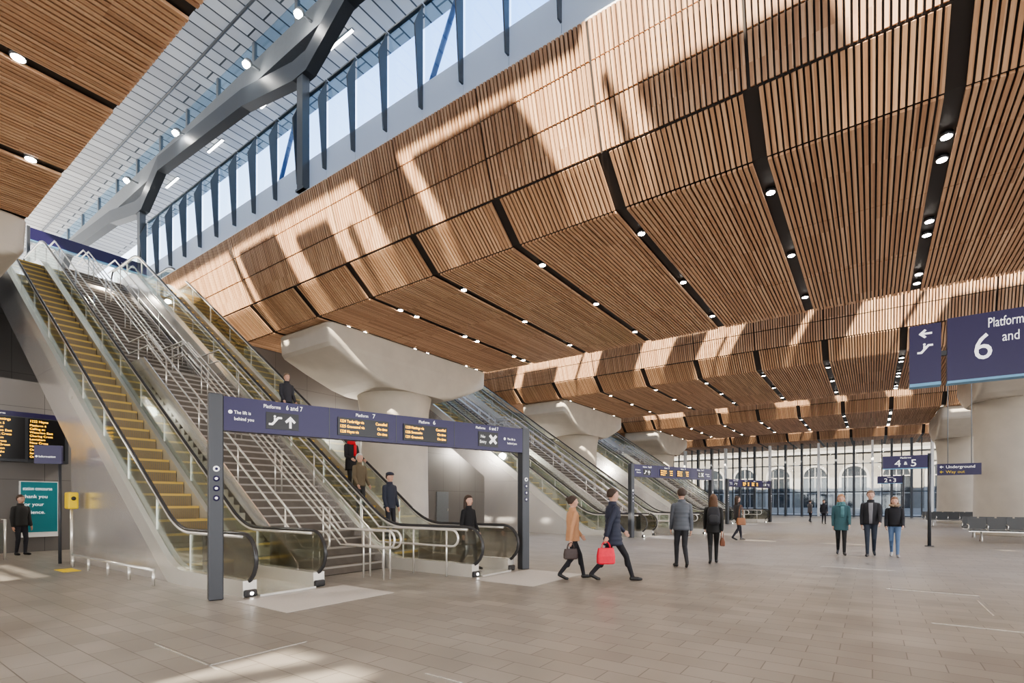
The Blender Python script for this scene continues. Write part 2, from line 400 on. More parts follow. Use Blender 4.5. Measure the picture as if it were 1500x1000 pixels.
for (px,py) in ((-17.4,-1.4),(-17.4,15.5),(-17.4,32.5),(-17.4,49.5),(5.4,32.5),(5.4,49.5)):
    e=obj('concrete_pier',None,loc=(px,py,0),label='beige concrete column with a broad hammerhead cap',cat='column',group='viaduct piers')
    obj('shaft',shaft,e); obj('pier_cap',cap,e)
# ------------------------------------------------------------ walls
mb=MB()
mb.box(-21.3,-12,0,-21,3.2,8.0,DWALL); mb.box(-21.3,3.2,0,-21,10.6,5.2,DWALL); structure('wall_left',mb,'dark panelled rear wall of the concourse','wall')
mb=MB(); mb.box(-21.3,10.8,0,-21,20,8.0,DWALL); mb.box(-21.3,20,0,-21,27.6,5.2,DWALL);mb.box(-21.3,27.8,0,-21,37,8.0,DWALL); mb.box(-21.3,37,0,-21,44.6,5.2,DWALL); mb.box(-21.3,44.8,0,-21,64,8.0,DWALL); structure('wall_rear',mb,'dark panelled rear wall behind the escalators','wall')
mb=MB(); mb.box(-60,-6,10.2,-27.4,62,10.5,CONC); mb.box(-27.6,-6,0,-27.4,62,10.2,DWALL); structure('wall_platform',mb,'platform deck edge at the head of the escalators','wall')
mb=MB(); mb.box(5.5,64.8,0,26,65.1,8.0,BEIGE); structure('wall_far',mb,'beige end wall beside the glazed front','wall')
mb2=MB(); mb2.box(-20.98,21.9,.0,-20.93,22.9,2.15,MIDG); mb2.box(-20.93,22.75,1.0,-20.86,22.8,1.15,STEEL); structure('door_1',mb2,'grey flush service door with steel handle','door')
# far glazed front
k=0; x=-24.
while x<5.3:
    mb=MB(); mb.box(x-.1,64.4,0,x+.1,65.1,8.0,GREYM if k%3 else WPAINT); mb.box(x+.09,64.95,.1,x+1.5,64.98,8.0,GLASSF)
    for z in (.05,2.6,5.6): mb.box(x+.09,64.9,z,x+1.5,65.02,z+.1,GREYM)
    mb.box(x+.75,64.7,.1,x+.85,65.0,8.0,GREYM)
    structure('window_%d'%wn,mb,'tall glazed bay with grey steel mullion','window'); wn+=1; k+=1; x+=1.6
# buildings outside
e=obj('station_building',None,loc=(-10,82,0),label='pale stone building with tall arched windows across the street',cat='building')
mb=MB(); mb.box(-50,0,0,40,8,12.5,STONE); mb.box(-50,-.3,8.2,40,0,8.6,STONEL); mb.box(-50,-.4,12.2,40,0,12.6,STONEL); mb.box(-50,-.2,0,40,0,.8,STONEL); obj('facade',mb.mesh('facade'),e)
mb=MB(); A=[(-1.4,.8)]+[(1.4*-math.cos(t),5+1.4*math.sin(t)) for t in [math.pi*i/12 for i in range(13)]]+[(1.4,.8)]
B=[(a[0]*1.22,a[1] if a[1]<=5 else 5+(a[1]-5)*1.22) for a in A]
v=[(a[0],-.1,a[1]) for a in A]; mb.add(v,[tuple(range(len(v)))],WINDK)
v=[(a[0],-.16,a[1]) for a in A]+[(b[0],-.16,b[1]) for b in B]; q=len(A)
mb.add(v,[(i,i+1,q+i+1,q+i) for i in range(q-1)],STONEL)
mb.box(-.05,-.2,.8,.05,-.1,6.35,STONEL); mb.box(-.75,-.2,.8,-.68,-.1,6.0,STONEL); mb.box(.68,-.2,.8,.75,-.1,6.0,STONEL); mb.box(-1.4,-.2,4.9,1.4,-.1,5.05,STONEL); mb.box(-1.4,-.2,2.7,1.4,-.1,2.8,STONEL); aw=mb.mesh('arched_window')
for i in range(18): obj('arched_window',aw,e,loc=(-46+4.5*i,0,0))
# ------------------------------------------------------------ escalators
M=.7; SK=2.8; RUN=15.
def sm(u): return 0 if u<-.5 else ((u+.5)**2/2 if u<.5 else u)
def zl(s): return M*(sm(s-SK)-sm(s-SK-RUN))
SS=[0,.6,1.2,1.8]+[2.3+.1*i for i in range(11)]+[3.3+.5*i for i in range(1,28)]+[17.3+.1*i for i in range(0,11)]+[19,20.3]
SEND=20.3
def escalator(loc,label,grp):
    e=obj('escalator',None,loc=loc,label=label,cat='escalator',group=grp)
    mb=MB(); lo=[];hi=[]
    for s in [.5]+[q for q in SS if .5<q<8.85]+[8.849]:
        lo.append((-s,0.0)); hi.append((-s,zl(s)-.12 if zl(s)>.2 else .02+zl(s)*.4))
    mb.ribbon(lo,hi,-.72,.72,CLAD)
    lo=[];hi=[]
    for s in [8.849]+[q for q in SS if q>8.86]:
        hi.append((-s,zl(s)-.12)); lo.append((-s,zl(s)-1.35))
    mb.ribbon(lo,hi,-.72,.72,CLAD); obj('truss_cladding',mb.mesh('truss_cladding'),e,label='satin metal panelled side')
    mb=MB(); mb.box(-3.05,-.5,0,-.1,.5,.03,STEEL); mb.box(-3.1,-.5,.03,-2.4,.5,.045,STEPM); obj('comb_plate',mb.mesh('comb_plate'),e)
    for y in (-.62,.62):
        s_=[.2]+SS[1:]
        a,b=(y-.11,y+.11)
        mb=MB(); mb.ribbon([(-s,zl(s)-.16 if s>2.4 else 0) for s in s_],[(-s,zl(s)+.26) for s in s_],a,b,STEEL)
        obj('balustrade_skirt',mb.mesh('balustrade_skirt'),e)
        mb=MB(); s0=[.05+.05*i for i in range(8)]
        lo=[];hi=[]
        for s in s0:
            h=math.sqrt(max(0,.36**2-(.4-s)**2)); lo.append((-s,max(.27,.6-h))); hi.append((-s,.6+h))
        lo2=[(-s,zl(s)+.27) for s in [.6,1.2,1.8]]; hi2=[(-s,zl(s)+.95) for s in [.6,1.2,1.8]]
        mb.ribbon(lo+lo2,hi+hi2,y-.012,y+.012,GLASSN); obj('newel_panel',mb.mesh('newel_panel'),e)
        mb=MB(); s2=[1.8]+SS[4:]
        mb.ribbon([(-s,zl(s)+.27) for s in s2],[(-s,zl(s)+.95) for s in s2],y-.008,y+.008,GLASS)
        for s in [2.3+1.5*i for i in range(12)]:
            mb.ribbon([(-s,zl(s)+.27),(-s-.02,zl(s+.02)+.27)],[(-s,zl(s)+.95),(-s-.02,zl(s+.02)+.95)],y-.01,y+.01,STEEL)
        obj('glass_balustrade',mb.mesh('glass_balustrade'),e)
        path=[(-1.0,y,.2),(-.4,y,.2)]+[(-.4+.4*math.sin(t),y,.6-.4*math.cos(t)) for t in [math.pi*i/10 for i in range(1,10)]]
        path+=[(-s,y,zl(s)+1.0) for s in [.4]+SS[1:]]
        path+=[(-SEND-.3*math.sin(t),y,10.5+.65+.35*math.cos(t)) for t in [math.pi*i/6 for i in range(1,7)]]
        mb=MB(); mb.tube(path,.032,RUB,10); obj('handrail',mb.mesh('handrail'),e)
        mb=MB(); mb.tube([(p[0],p[1],p[2]-.052) for p in path[11:-6]],.034,STEEL,6); obj('handrail_track',mb.mesh('handrail_track'),e)
        mb=MB(); mb.box(-.34,y-.1,.0,-.14,y+.1,.12,RUB); obj('newel_base',bevel(mb.mesh('newel_base'),.03,2),e)
    mb=MB(); mb.box(-.42,-.5,-.32,0,.5,0,STEPM); mb.box(-.05,-.5,.0,.004,.5,.006,STEPY); mb.box(.0,-.5,-.045,.006,.5,.004,STEPY)
    for yy in (-.5,.45): mb.box(-.42,yy,0,-.045,yy+.05,.006,STEPY)
    mb.box(0,-.5,-.3,.003,.5,-.05,STEPR)
    for q in range(24): mb.box(.003,-.49+q*.041,-.3,.008,-.475+q*.041,-.05,STEPM)
    st=mb.mesh('step')
    s=3.0
    while s<17.9: obj('step',st,e,loc=(-s,0,zl(s+.2)+.02)); s+=.4
    mb=MB(); mb.tube([(0,0,.06),(.01,0,.06)],.025,TUBEL,10); obj('marker_lamp',mb.mesh('marker_lamp'),e,loc=(-.14,-.62,0))
    return e
E1=escalator((-7.9,4.82,0),'escalator with yellow-edged steps and glass balustrades beside the gate post','concourse escalators')
E2=escalator((-6.35,8.58,0),'escalator with glass balustrades carrying descending passengers','concourse escalators')
ESC=[E1,E2]
# ------------------------------------------------------------ stairs
RS,TR=.175,.25
def sz(s):
    if s<0: return 0
    if s<7.5: return .7*s
    if s<8.9: return 5.25
    return 5.25+.7*(s-8.9)
def staircase(loc):
    e=obj('staircase',None,loc=loc,label='grey stone staircase with steel handrails between two escalators',cat='staircase',group='concourse stairs')
    W=1.03
    mb=MB(); mb.box(-.28,-W,-.3,0,W,0,STAIRM); mb.box(-.05,-W,0,.006,W,.004,STAIRN); mb.box(0,-W,-.035,.006,W,.004,STAIRN); st=mb.mesh('step')
    z=0;s=0
    for i in range(60):
        z+=RS; obj('step',st,e,loc=(-s,0,z)); s+=TR
        if i==29: s+=1.4
    mb=MB(); mb.box(-8.95,-W,5.1,-7.45,W,5.25,STAIRM); obj('landing',mb.mesh('landing'),e)
    ss=[0,7.5,8.9,16.4]
    mb=MB(); mb.ribbon([(-s,sz(s)-.75 if s>0 else 0) for s in (0,.01,7.5,8.9,16.4)],[(-s,sz(s)-.1 if s>0 else 0.01) for s in (0,.01,7.5,8.9,16.4)],-W,W,CLAD); obj('soffit',mb.mesh('soffit'),e)
    for yy in (-W-.03,W):
        mb=MB(); mb.ribbon([(-s,sz(s)-.2 if s else 0) for s in ss],[(-s,sz(s)+.32) for s in ss],yy,yy+.03,CLAD); obj('stringer',mb.mesh('stringer'),e)
    for yy,ext in ((-.95,.7),(-.08,1.5),(.08,1.5),(.95,2.2)):
        mb=MB()
        up=[(ext,yy,.95),(0,yy,.95)]+[(-s,yy,sz(s)+1.0) for s in (.4,7.5,8.9,16.4)]+[(-17.2,yy,11.5)]
        lo=[(ext,yy,.62),(0,yy,.62)]+[(-s,yy,sz(s)+.66) for s in (.4,7.5,8.9,16.4)]+[(-17.2,yy,11.16)]
        arc=[(ext+.165*math.sin(t),yy,.785-.165*math.cos(t)) for t in [math.pi*i/8 for i in range(1,8)]]
        mb.tube(list(reversed(lo))+arc+up,.024,STEEL,8)
        for s in [-ext+.15,-ext/2]+[.6+1.9*i for i in range(9)]:
            b=sz(s); mb.tube([(-s,yy,b),(-s,yy,b+.99 if s>0 else .95)],.02,STEEL,8)
        obj('handrail',mb.mesh('handrail'),e)
    return e
S1=staircase((-9.1,6.7,0))
# ------------------------------------------------------------ gate signs
def icon_esc(parent,x,z,s,m,y):
    mb=MB(); P=[(-.5,-.35),(-.2,-.35),(.25,.2),(.5,.2),(.5,.36),(.17,.36),(-.28,-.19),(-.5,-.19)]
    v=[(x+a*s,y,z+b*s) for a,b in P]; mb.add(v,[tuple(range(8))],m)
    mb.sphere((x-.05*s,y,z+.38*s),(s*.09,.002,s*.09),m,10,6); mb.box(x-.12*s,y-.002,z-.05*s,x+.02*s,y,z+.27*s,m)
    obj('escalator_symbol',mb.mesh('escalator_symbol'),parent)
def icon_arrow(parent,x,z,s,m,y,ang):
    mb=MB(); P=[(-.09,-.5),(.09,-.5),(.09,.1),(.3,-.1),(.42,.04),(0,.48),(-.42,.04),(-.3,-.1),(-.09,.1)]
    c,n_=math.cos(ang),math.sin(ang)
    v=[(x+(a*c-b*n_)*s,y,z+(a*n_+b*c)*s) for a,b in P]; mb.add(v,[tuple(range(9))],m); obj('arrow_symbol',mb.mesh('arrow_symbol'),parent)
def icon_cross(parent,x,z,s,m,y):
    mb=MB()
    for a in (math.pi/4,-math.pi/4):
        c,n_=math.cos(a),math.sin(a)
        mb.add([(x+(p*c-q*n_)*s,y,z+(p*n_+q*c)*s) for p,q in ((-.5,-.12),(.5,-.12),(.5,.12),(-.5,.12))],[(0,1,2,3)],m)
    obj('cross_symbol',mb.mesh('cross_symbol'),parent)
GL=6.07; GA=math.atan2(5.78,1.85)
def gate(loc,p,leds,label):
    e=obj('gateway_sign',None,loc=loc,rot=GA,label=label,cat='sign',group='platform gateway signs')
    for x in (0,GL):
        mb=MB(); mb.box(x-.1,-.1,0,x+.1,.1,3.18,POST); obj('post',bevel(mb.mesh('post'),.015,1),e)
    for x in (0,GL):
        for q,zz in enumerate((2.02,1.87,1.72,1.57)):
            mb=MB(); mb.tube([(x,-.1,zz),(x,-.106,zz)],.045,NAVY if q else WHITE,16); mb.tube([(x,-.106,zz),(x,-.108,zz)],.022,WHITE if q else NAVY,10)
            obj('notice_sticker',mb.mesh('notice_sticker'),e)
    mb=MB(); mb.box(.1,-.09,2.62,GL-.1,.09,3.15,NAVY)
    for x in (1.71,2.95,4.21): mb.box(x-.006,-.094,2.63,x+.006,-.088,3.15,POST)
    obj('sign_board',mb.mesh('sign_board'),e)
    y=-.1
    text(e,'The lift is',.24,2.89,.075,y=y,sx=.85); text(e,'behind you',.24,2.79,.075,y=y,sx=.85)
    mb=MB(); mb.sphere((.19,y,2.915),(.03,.004,.03),WHITE,14,6); obj('lift_symbol',mb.mesh('lift_symbol'),e)
    text(e,'Platforms',.66,3.03,.085,y=y,sx=.8); text(e,p,1.0,3.03,.11,y=y,sx=.8)
    mb=MB(); mb.box(.70,y,2.7,1.2,y+.01,2.97,BLACK); obj('symbol_panel',mb.mesh('symbol_panel'),e)
    icon_esc(e,.84,2.83,.2,WHITE,y-.003); icon_arrow(e,1.07,2.83,.2,WHITE,y-.003,0)
    for x0,(ti,nn,rows) in zip((1.85,3.09),leds):
        text(e,ti,x0+.32,3.04,.08,y=y,sx=.85); text(e,nn,x0+.63,3.04,.11,y=y)
        mb=MB(); mb.box(x0,y-.01,2.69,x0+.94,y+.01,3.0,BLACK); obj('led_panel',mb.mesh('led_panel'),e)
        for r,(a,b) in enumerate(rows):
            text(e,a,x0+.03,2.915-.09*r,.072,LED,y=y-.014,sx=.78); text(e,b,x0+.91,2.915-.09*r,.072,LED,y=y-.014,align='RIGHT',sx=.78)
    text(e,'Platforms',4.72,3.05,.075,y=y,sx=.85); text(e,p,5.06,3.05,.1,y=y,sx=.8)
    mb=MB(); mb.box(4.79,y,2.69,5.29,y+.01,3.0,BLACK); obj('symbol_panel',mb.mesh('symbol_panel'),e)
    text(e,'No',4.84,2.87,.09,y=y-.003); text(e,'Entry',4.82,2.76,.09,y=y-.003,sx=.85); icon_cross(e,5.16,2.85,.24,WHITE,y-.003)
    mb=MB(); mb.sphere((5.47,y,2.89),(.03,.004,.03),WHITE,14,6); obj('lift_symbol',mb.mesh('lift_symbol'),e)
    text(e,'The lift is',5.54,2.87,.065,y=y,sx=.9); text(e,'behind you',5.54,2.78,.065,y=y,sx=.9)
    return e
R7=(('1224 Tonbridge via','Cancelled'),('1225 Gravesend via','On time'),('1228 Hayes via','On time'))
R6=(('1220 Hastings via','Cancelled'),('1226 Sevenoaks','On time'),('1231 Greenwich','On time'))
gate((-8.3,3.77,0),'6 and 7',(('Platform','7',R7),('Platform','6',R6)),'navy gateway sign on grey posts reading Platforms 6 and 7')
gate((-8.45,20.77,0),'4 and 5',(('Platform','5',R7),('Platform','4',R6)),'navy gateway sign on grey posts reading Platforms 4 and 5')
gate((-8.3,37.77,0),'2 and 3',(('Platform','3',R7),('Platform','2',R6)),'navy gateway sign on grey posts reading Platforms 2 and 3')
for k in (1,2):
    for q in ESC: dup(q,(0,17*k,0),label='escalator with glass balustrades rising under the timber soffit')
    dup(S1,(0,17*k,0))
# pale granite thresholds and inlays
for k in range(3):
    for (xx,yy) in ((-7.85,4.82),(-6.3,8.58)):
        mb=MB(); mb.box(xx,yy-.95+17*k,.001,xx+1.35,yy+.95+17*k,.006,PALEST)
        trim(mb,'pale granite slab at the foot of an escalator','paving')
for (x,y,L,a) in ((-3.2,3.2,1.5,0),(-6.2,2.2,1.4,0),(.2,11,1.2,0),(.6,8.2,1.6,0),(-1,14,1.4,0),(1.3,9.2,.01,1.3),(-5,2.2,.01,1.)):
    mb=MB(); mb.box(x,y,.001,x+max(L,.02),y+max(a,.02),.004,STEEL)
    trim(mb,'thin steel inlay strip in the paving','inlay')
# ------------------------------------------------------------ other signs
def platform_sign(loc,a,b_,w=1.3):
    e=obj('platform_sign',None,loc=loc,label='navy platform sign on a slim grey post reading %s and %s'%(a,b_),cat='sign',group='numbered platform signs')
    mb=MB(); mb.tube([(0,0,0),(0,0,3.2)],.05,POST,12); mb.tube([(0,0,0),(0,0,.02)],.13,POST,12); obj('post',mb.mesh('post'),e)
    mb=MB(); mb.box(-w,-.06,2.70,-.05,.06,3.15,NAVY); mb.box(-w,-.065,2.68,-.05,.065,2.71,CYAN); obj('sign_board',mb.mesh('sign_board'),e)
    text(e,'Platforms',-w/2,3.05,.08,y=-.065,align='CENTER'); text(e,a,-w/2-.22,2.77,.34,y=-.065,align='CENTER',sx=1.1); text(e,b_,-w/2+.22,2.77,.34,y=-.065,align='CENTER',sx=1.1); text(e,'&',-w/2,2.83,.16,y=-.065,align='CENTER')
    return e
platform_sign((1.6,22.6,0),'4','5'); platform_sign((1.55,39.3,0),'2','3')
e=obj('direction_sign',None,loc=(3.65,28.2,0),label='suspended navy direction sign reading Underground and Way out',cat='sign')
mb=MB(); mb.tube([(-.3,0,3.1),(-.3,0,8.04)],.015,MIDG,8); mb.tube([(-1.05,0,3.1),(-1.05,0,8.04)],.015,MIDG,8); obj('hanger',mb.mesh('hanger'),e)
mb=MB(); mb.box(-1.4,-.05,2.66,.0,.05,3.14,NAVY); obj('sign_board',mb.mesh('sign_board'),e)
text(e,'Underground',-1.12,2.95,.17,y=-.055); text(e,'Way out',-1.12,2.74,.17,YEL,y=-.055); icon_arrow(e,-1.26,3.01,.13,WHITE,-.055,math.pi/2); icon_arrow(e,-1.26,2.8,.13,YEL,-.055,math.pi/2)
# hanging sign
e=obj('hanging_sign',None,loc=(.4,8.6,0),label='large suspended navy sign reading Platforms 6 and 7',cat='sign')
mb=MB(); mb.box(0,-.08,3.05,.32,.08,3.82,NAVY); mb.box(0,-.085,3.02,.32,.085,3.06,CYAN); obj('arrow_board',mb.mesh('arrow_board'),e)
mb=MB(); mb.box(.38,-.08,3.05,3.2,.08,3.85,NAVY); mb.box(.38,-.085,3.02,3.2,.085,3.05,CYAN); obj('sign_board',mb.mesh('sign_board'),e)
mb=MB(); mb.box(.3,-.03,3.4,.5,.03,3.46,POST)
mb.tube([(2.1,0,3.85),(2.1,0.6,9.05)],.03,POST,8); mb.tube([(3.0,0,3.85),(3.0,.6,9.05)],.03,POST,8); obj('hanger',mb.mesh('hanger'),e)
icon_arrow(e,.16,3.70,.14,WHITE,-.083,math.pi/2); icon_esc(e,.16,3.5,.16,WHITE,-.083)
text(e,'Platforms',.76,3.66,.17,y=-.085,sx=.55); text(e,'6',.62,3.28,.46,y=-.085,sx=.85); text(e,'and 7',.89,3.47,.17,y=-.085,sx=.65)
# head-of-escalator sign
e=obj('overhead_sign',None,loc=(-28.3,5.6,0),rot=math.pi/2,label='navy sign above the head of the escalators',cat='sign')
mb=MB(); mb.box(0,-.1,12.3,4.0,.1,12.8,NAVY); mb.box(0,-.11,12.27,4.0,.11,12.31,CYAN); obj('sign_board',mb.mesh('sign_board'),e)
for x in (-.1,4.0):
    mb=MB(); mb.box(x,-.08,10.5,x+.1,.08,12.85,POST); obj('post',mb.mesh('post'),e)
text(e,'Way out',3.1,12.45,.14,y=-.115)
# ------------------------------------------------------------ left wall items
e=obj('departure_board',None,loc=(-20.9,0,0),rot=math.pi/2,label='black departures board with amber lettering on the rear wall',cat='display board')
mb=MB(); mb.box(1.2,-.2,2.72,5.0,.05,4.2,POST); mb.box(1.2,-.205,4.06,5.0,.05,4.2,NAVY); obj('casing',mb.mesh('casing'),e)
ds=['1215 Brighton','1218 Dartford','1220 Hastings','1222 Hayes']
for q in range(4):
    mb=MB(); mb.box(1.3+q*.92,-.22,2.8,2.15+q*.92,-.2,4.03,BLACK); obj('screen',mb.mesh('screen'),e)
text(e,'Departures',3.2,4.1,.08,y=-.21)
for q in range(4):
    text(e,ds[q],1.33+q*.92,3.92,.1,LED,y=-.225,sx=.9)
    for r,tt in enumerate(('Platform %d'%(q+3),'Calling at:','Waterloo East','Charing Cross','Lewisham','New Cross','Hither Green','Orpington','Sevenoaks','On time')):
        text(e,tt,1.33+q*.92,3.8-.105*r,.09,LED,y=-.225)
e=obj('poster_panel',None,loc=(-20.95,4.35,0),rot=math.pi/2,label='teal poster thanking passengers for their patience',cat='poster')
mb=MB(); mb.box(-.44,-.08,.45,.44,.04,2.15,WPAINT); mb.box(-.42,-.09,.6,.42,-.05,2.13,TEAL); obj('panel',mb.mesh('panel'),e)
for r,tt in enumerate(('station concourse','thank you','for your','patience.')): text(e,tt,-.38,1.88-.24*r,.15,y=-.1,sx=.62 if r==0 else .95)
e=obj('information_sign',None,loc=(-16.45,3.6,0),rot=math.pi/2-.6,label='navy information sign on a grey post',cat='sign')
mb=MB(); mb.box(-.27,-.04,2.45,.27,.04,2.9,NAVY); obj('sign_board',mb.mesh('sign_board'),e)
mb=MB(); mb.tube([(.22,0,0),(.22,0,2.45)],.035,POST,10); obj('post',mb.mesh('post'),e)
text(e,'Information',-.18,2.6,.07,y=-.045); mb=MB(); mb.sphere((-.22,-.045,2.625),(.025,.004,.025),WHITE,12,6); obj('information_symbol',mb.mesh('information_symbol'),e)
e=obj('help_point',None,loc=(-15.9,3.9,0),label='yellow call box on a steel post',cat='help point')
mb=MB(); mb.box(-.16,-.1,1.35,.16,.1,1.75,YEL); obj('call_box',bevel(mb.mesh('call_box'),.03,2),e)
mb=MB(); mb.tube([(0,0,0),(0,0,1.35)],.03,STEEL,10); obj('post',mb.mesh('post'),e)
mb=MB(); mb.sphere((.165,0,1.6),(.01,.05,.05),BLACK,10,6); obj('speaker',mb.mesh('speaker'),e)
mb=MB()
mb.tube([(-15.2,3.75,.28),(-10.6,3.75,.28)],.03,STEEL,8)
for x in (-15.2,-14.1,-12.9,-11.75,-10.6): mb.tube([(x,3.75,0),(x,3.75,.28)],.025,STEEL,8)
obj('guard_rail',mb.mesh('guard_rail'),label='low stainless guard rail along the escalator side',cat='rail')
mb=MB(); mb.box(-14.9,3.35,.001,-14.2,3.65,.008,YEL); trim(mb,'yellow tactile paving strip','paving')
for y_ in (2.6,3.2):
    mb=MB(); mb.tube([(-18.6,y_,0),(-18.6,y_,1.05),(-19.8,y_,1.05),(-19.8,y_,0)],.03,STEEL,8); mb.box(-19.7,y_-.01,.2,-18.7,y_+.01,.95,GLASS)
    obj('glass_barrier',mb.mesh('glass_barrier'),label='steel framed glass barrier near the rear wall',cat='barrier',group='glass barriers')
# ------------------------------------------------------------ benches
mb=MB(); mb.box(-.25,-.24,.42,.25,.22,.46,SEATM); seat=bevel(mb.mesh('seat'),.015,2)
mb=MB(); mb.loft([[(-.25,.2,.47),(.25,.2,.47),(.25,.23,.47),(-.25,.23,.47)],[(-.24,.32,.9),(.24,.32,.9),(.24,.35,.9),(-.24,.35,.9)]],SEATM,smooth=False); back=mb.mesh('backrest')
mb=MB(); mb.tube([(0,-.22,.02),(0,-.1,.25),(0,.05,.4)],.025,STEEL,8); mb.tube([(0,.3,.02),(0,.15,.25),(0,.05,.4)],.025,STEEL,8); leg=mb.mesh('leg')
mb=MB(); mb.tube([(-.02,-.2,.46),(0,-.2,.62),(0,.2,.66)],.018,STEEL,8); arm=mb.mesh('armrest')
def bench(loc,n,rot=0):
    e=obj('bench',None,loc=loc,rot=rot,label='row of grey perforated metal seats beside a concrete column',cat='bench',group='waiting benches')
    for i in range(n):
        obj('seat',seat,e,loc=(i*.55,0,0)); obj('backrest',back,e,loc=(i*.55,0,0))
    for i in range(0,n+1): obj('armrest',arm,e,loc=(i*.55-.275,0,0))
    for x in (.1,(n-1)*.55-.1): obj('leg',leg,e,loc=(x,0,0))
    mb=MB(); mb.box(-.25,.02,.37,(n-1)*.55+.25,.08,.42,STEEL); obj('beam',mb.mesh('beam'),e)
bench((3.3,26.3,0),6); bench((3.4,28.9,0),6,0); bench((3.0,41.5,0),7); bench((3.0,44.,0),7)
# ------------------------------------------------------------ people
def cmat(c,r=.75): return mat('cloth',c,r,noise=.2,nscale=7,bump=.5)
SKIN=mat('skin',(.60,.36,.27),.5); LIPS=mat('lips',(.46,.22,.18),.5); EYEW=mat('eye_white',(.6,.58,.56),.3); EYED=mat('iris',(.04,.025,.02),.2)
def person(label,x,y,z,head,H,top,bottom,shoe=(.02,.02,.02),hair=(.05,.03,.02),stride=.3,lead=1,arms=((20,15),(-20,15)),coat=None,puffer=False,style='short',scarf=None,vox=.012,collar=None,flare=0,opening=None):
    k=H/1.77
    TOP=cmat(top,.6 if puffer else .8); BOT=cmat(bottom); SH=mat('shoe',shoe,.45); HAIR=mat('hair',hair,.6,noise=.3,nscale=40,bump=.4)
    e=obj('person',None,loc=(x,y,z),rot=math.radians(head),label=label,cat='person',group='station passengers')
    e.scale=(k,k,k)
    mb=MB(); prim=[]
    def seg(a,b,ra,rb,m,nn=10):
        a=Vector(a);b=Vector(b); mb.tube([a,b],0,m,nn,rr=[ra,rb]); mb.sphere(a,ra,m,nn,6); mb.sphere(b,rb,m,nn,6); prim.append((a,b,ra,rb,m))
    def ell(c,r,m):
        mb.sphere(c,r,m,16,10); q=min(r)
        ax=max(range(3),key=lambda i:r[i]); d=Vector((0,0,0)); d[ax]=r[ax]-q; prim.append((Vector(c)-d,Vector(c)+d,q,q,m))
    hz=.085+math.sqrt(.852**2-(stride*.55)**2)-.004
    for sgn in (1,-1):
        fx=stride*.55*(1 if sgn==lead else -1); back=(sgn!=lead) and stride>.12
        sy=.08*sgn
        hip=Vector((0,sy,hz)); ank=Vector((fx if not back else fx-.05,sy*.9,.085 if not back else .135))
        d=ank-hip; L=d.length; L1,L2=.435,.42
        L=min(L,L1+L2-.002); ca=(L1*L1+L*L-L2*L2)/(2*L1*L); an=math.acos(max(-1,min(1,ca)))
        dn=d.normalized(); pf=Vector((1,0,0)); pf=(pf-dn*pf.dot(dn)).normalized()
        kn=hip+dn*L1*math.cos(an)+pf*L1*math.sin(an)
        seg(hip,kn,.085,.058,BOT); seg(kn,ank,.057,.04,BOT); ca_=kn.lerp(ank,.3); seg(kn.lerp(ank,.2)+Vector((-.008,0,0)),ca_+Vector((-.01,0,-.05)),.054,.05,BOT)
        if back: seg(ank+Vector((-.01,0,-.02)),(fx+.07,sy*1.1,.045),.038,.034,SH); seg((fx+.07,sy*1.1,.04),(fx+.12,sy*1.15,.032),.034,.028,SH)
        else: seg(ank+Vector((-.02,0,-.04)),(fx+.1,sy*1.15,.042),.04,.038,SH); seg((fx+.1,sy*1.15,.038),(fx+.17,sy*1.2,.032),.038,.028,SH)
    ell((0,0,.96),(.11,.155,.12),BOT); ell((.0,0,1.1),(.105,.135,.14),TOP); ell((.0,0,1.27),(.115,.155,.18),TOP)
    seg((-.01,-.12,1.395),(-.01,.12,1.395),.056,.056,TOP); seg((-.012,0,1.42),(.0,0,1.56),.06,.052,SKIN)
    ell((.005,0,1.652),(.102,.080,.118),SKIN); ell((.036,0,1.588),(.064,.055,.062),SKIN)
    seg((.104,0,1.66),(.120,0,1.622),.008,.013,SKIN,8); seg((.092,-.016,1.583),(.092,.016,1.583),.009,.009,LIPS,8)
    for sgn in (1,-1): ell((-.0,.081*sgn,1.64),(.016,.01,.028),SKIN)
    ex=.012 if coat or puffer else .004
    for i,sgn in enumerate((1,-1)):
        a,b=[math.radians(q) for q in arms[i]]
        sh=Vector((-.01,.168*sgn,1.378)); out=.10*sgn
        u=Vector((math.sin(a),out,-math.cos(a))).normalized(); el=sh+u*.285
        f=Vector((math.sin(a+b),out*.1,-math.cos(a+b))).normalized(); wr=el+f*.25
        seg(sh,el,.052+ex,.042+ex,TOP); seg(el,wr-f*.01,.041+ex,.03+ex,TOP)
        fw=Vector((math.cos(a+b),0,math.sin(a+b))); inn=Vector((0,-sgn,0))
        seg(wr,wr+f*.04,.025,.024,SKIN,8)
        for q in (-.024,0,.024): seg(wr+f*.03+fw*q*.6,wr+f*.085+fw*q,.015,.013,SKIN,8)
        for q,ln in ((-.03,.055),(-.01,.07),(.011,.075),(.031,.066)):
            p0=wr+f*.088+fw*q; p1=p0+f*ln*.5+inn*.008; p2=p1+f*ln*.4+inn*.022
            seg(p0,p1,.0095,.009,SKIN,6); seg(p1,p2,.009,.008,SKIN,6)
        t0=wr+f*.03+fw*.028; t1=t0+f*.03+fw*.022+inn*.01; seg(t0,t1,.012,.01,SKIN,6); seg(t1,t1+f*.028+inn*.008,.01,.009,SKIN,6)
    tmp=bpy.data.objects.new('tmp',mb.mesh('tmp')); COL.objects.link(tmp)
    r=tmp.modifiers.new('r','REMESH'); r.mode='VOXEL'; r.voxel_size=vox
    s_=tmp.modifiers.new('s','SMOOTH'); s_.factor=.5; s_.iterations=1
    dg=bpy.context.evaluated_depsgraph_get(); dg.update()
    me=bpy.data.meshes.new_from_object(tmp.evaluated_get(dg)); bpy.data.objects.remove(tmp)
    mats=[]; 
    for p in prim:
        if p[4] not in mats: mats.append(p[4])
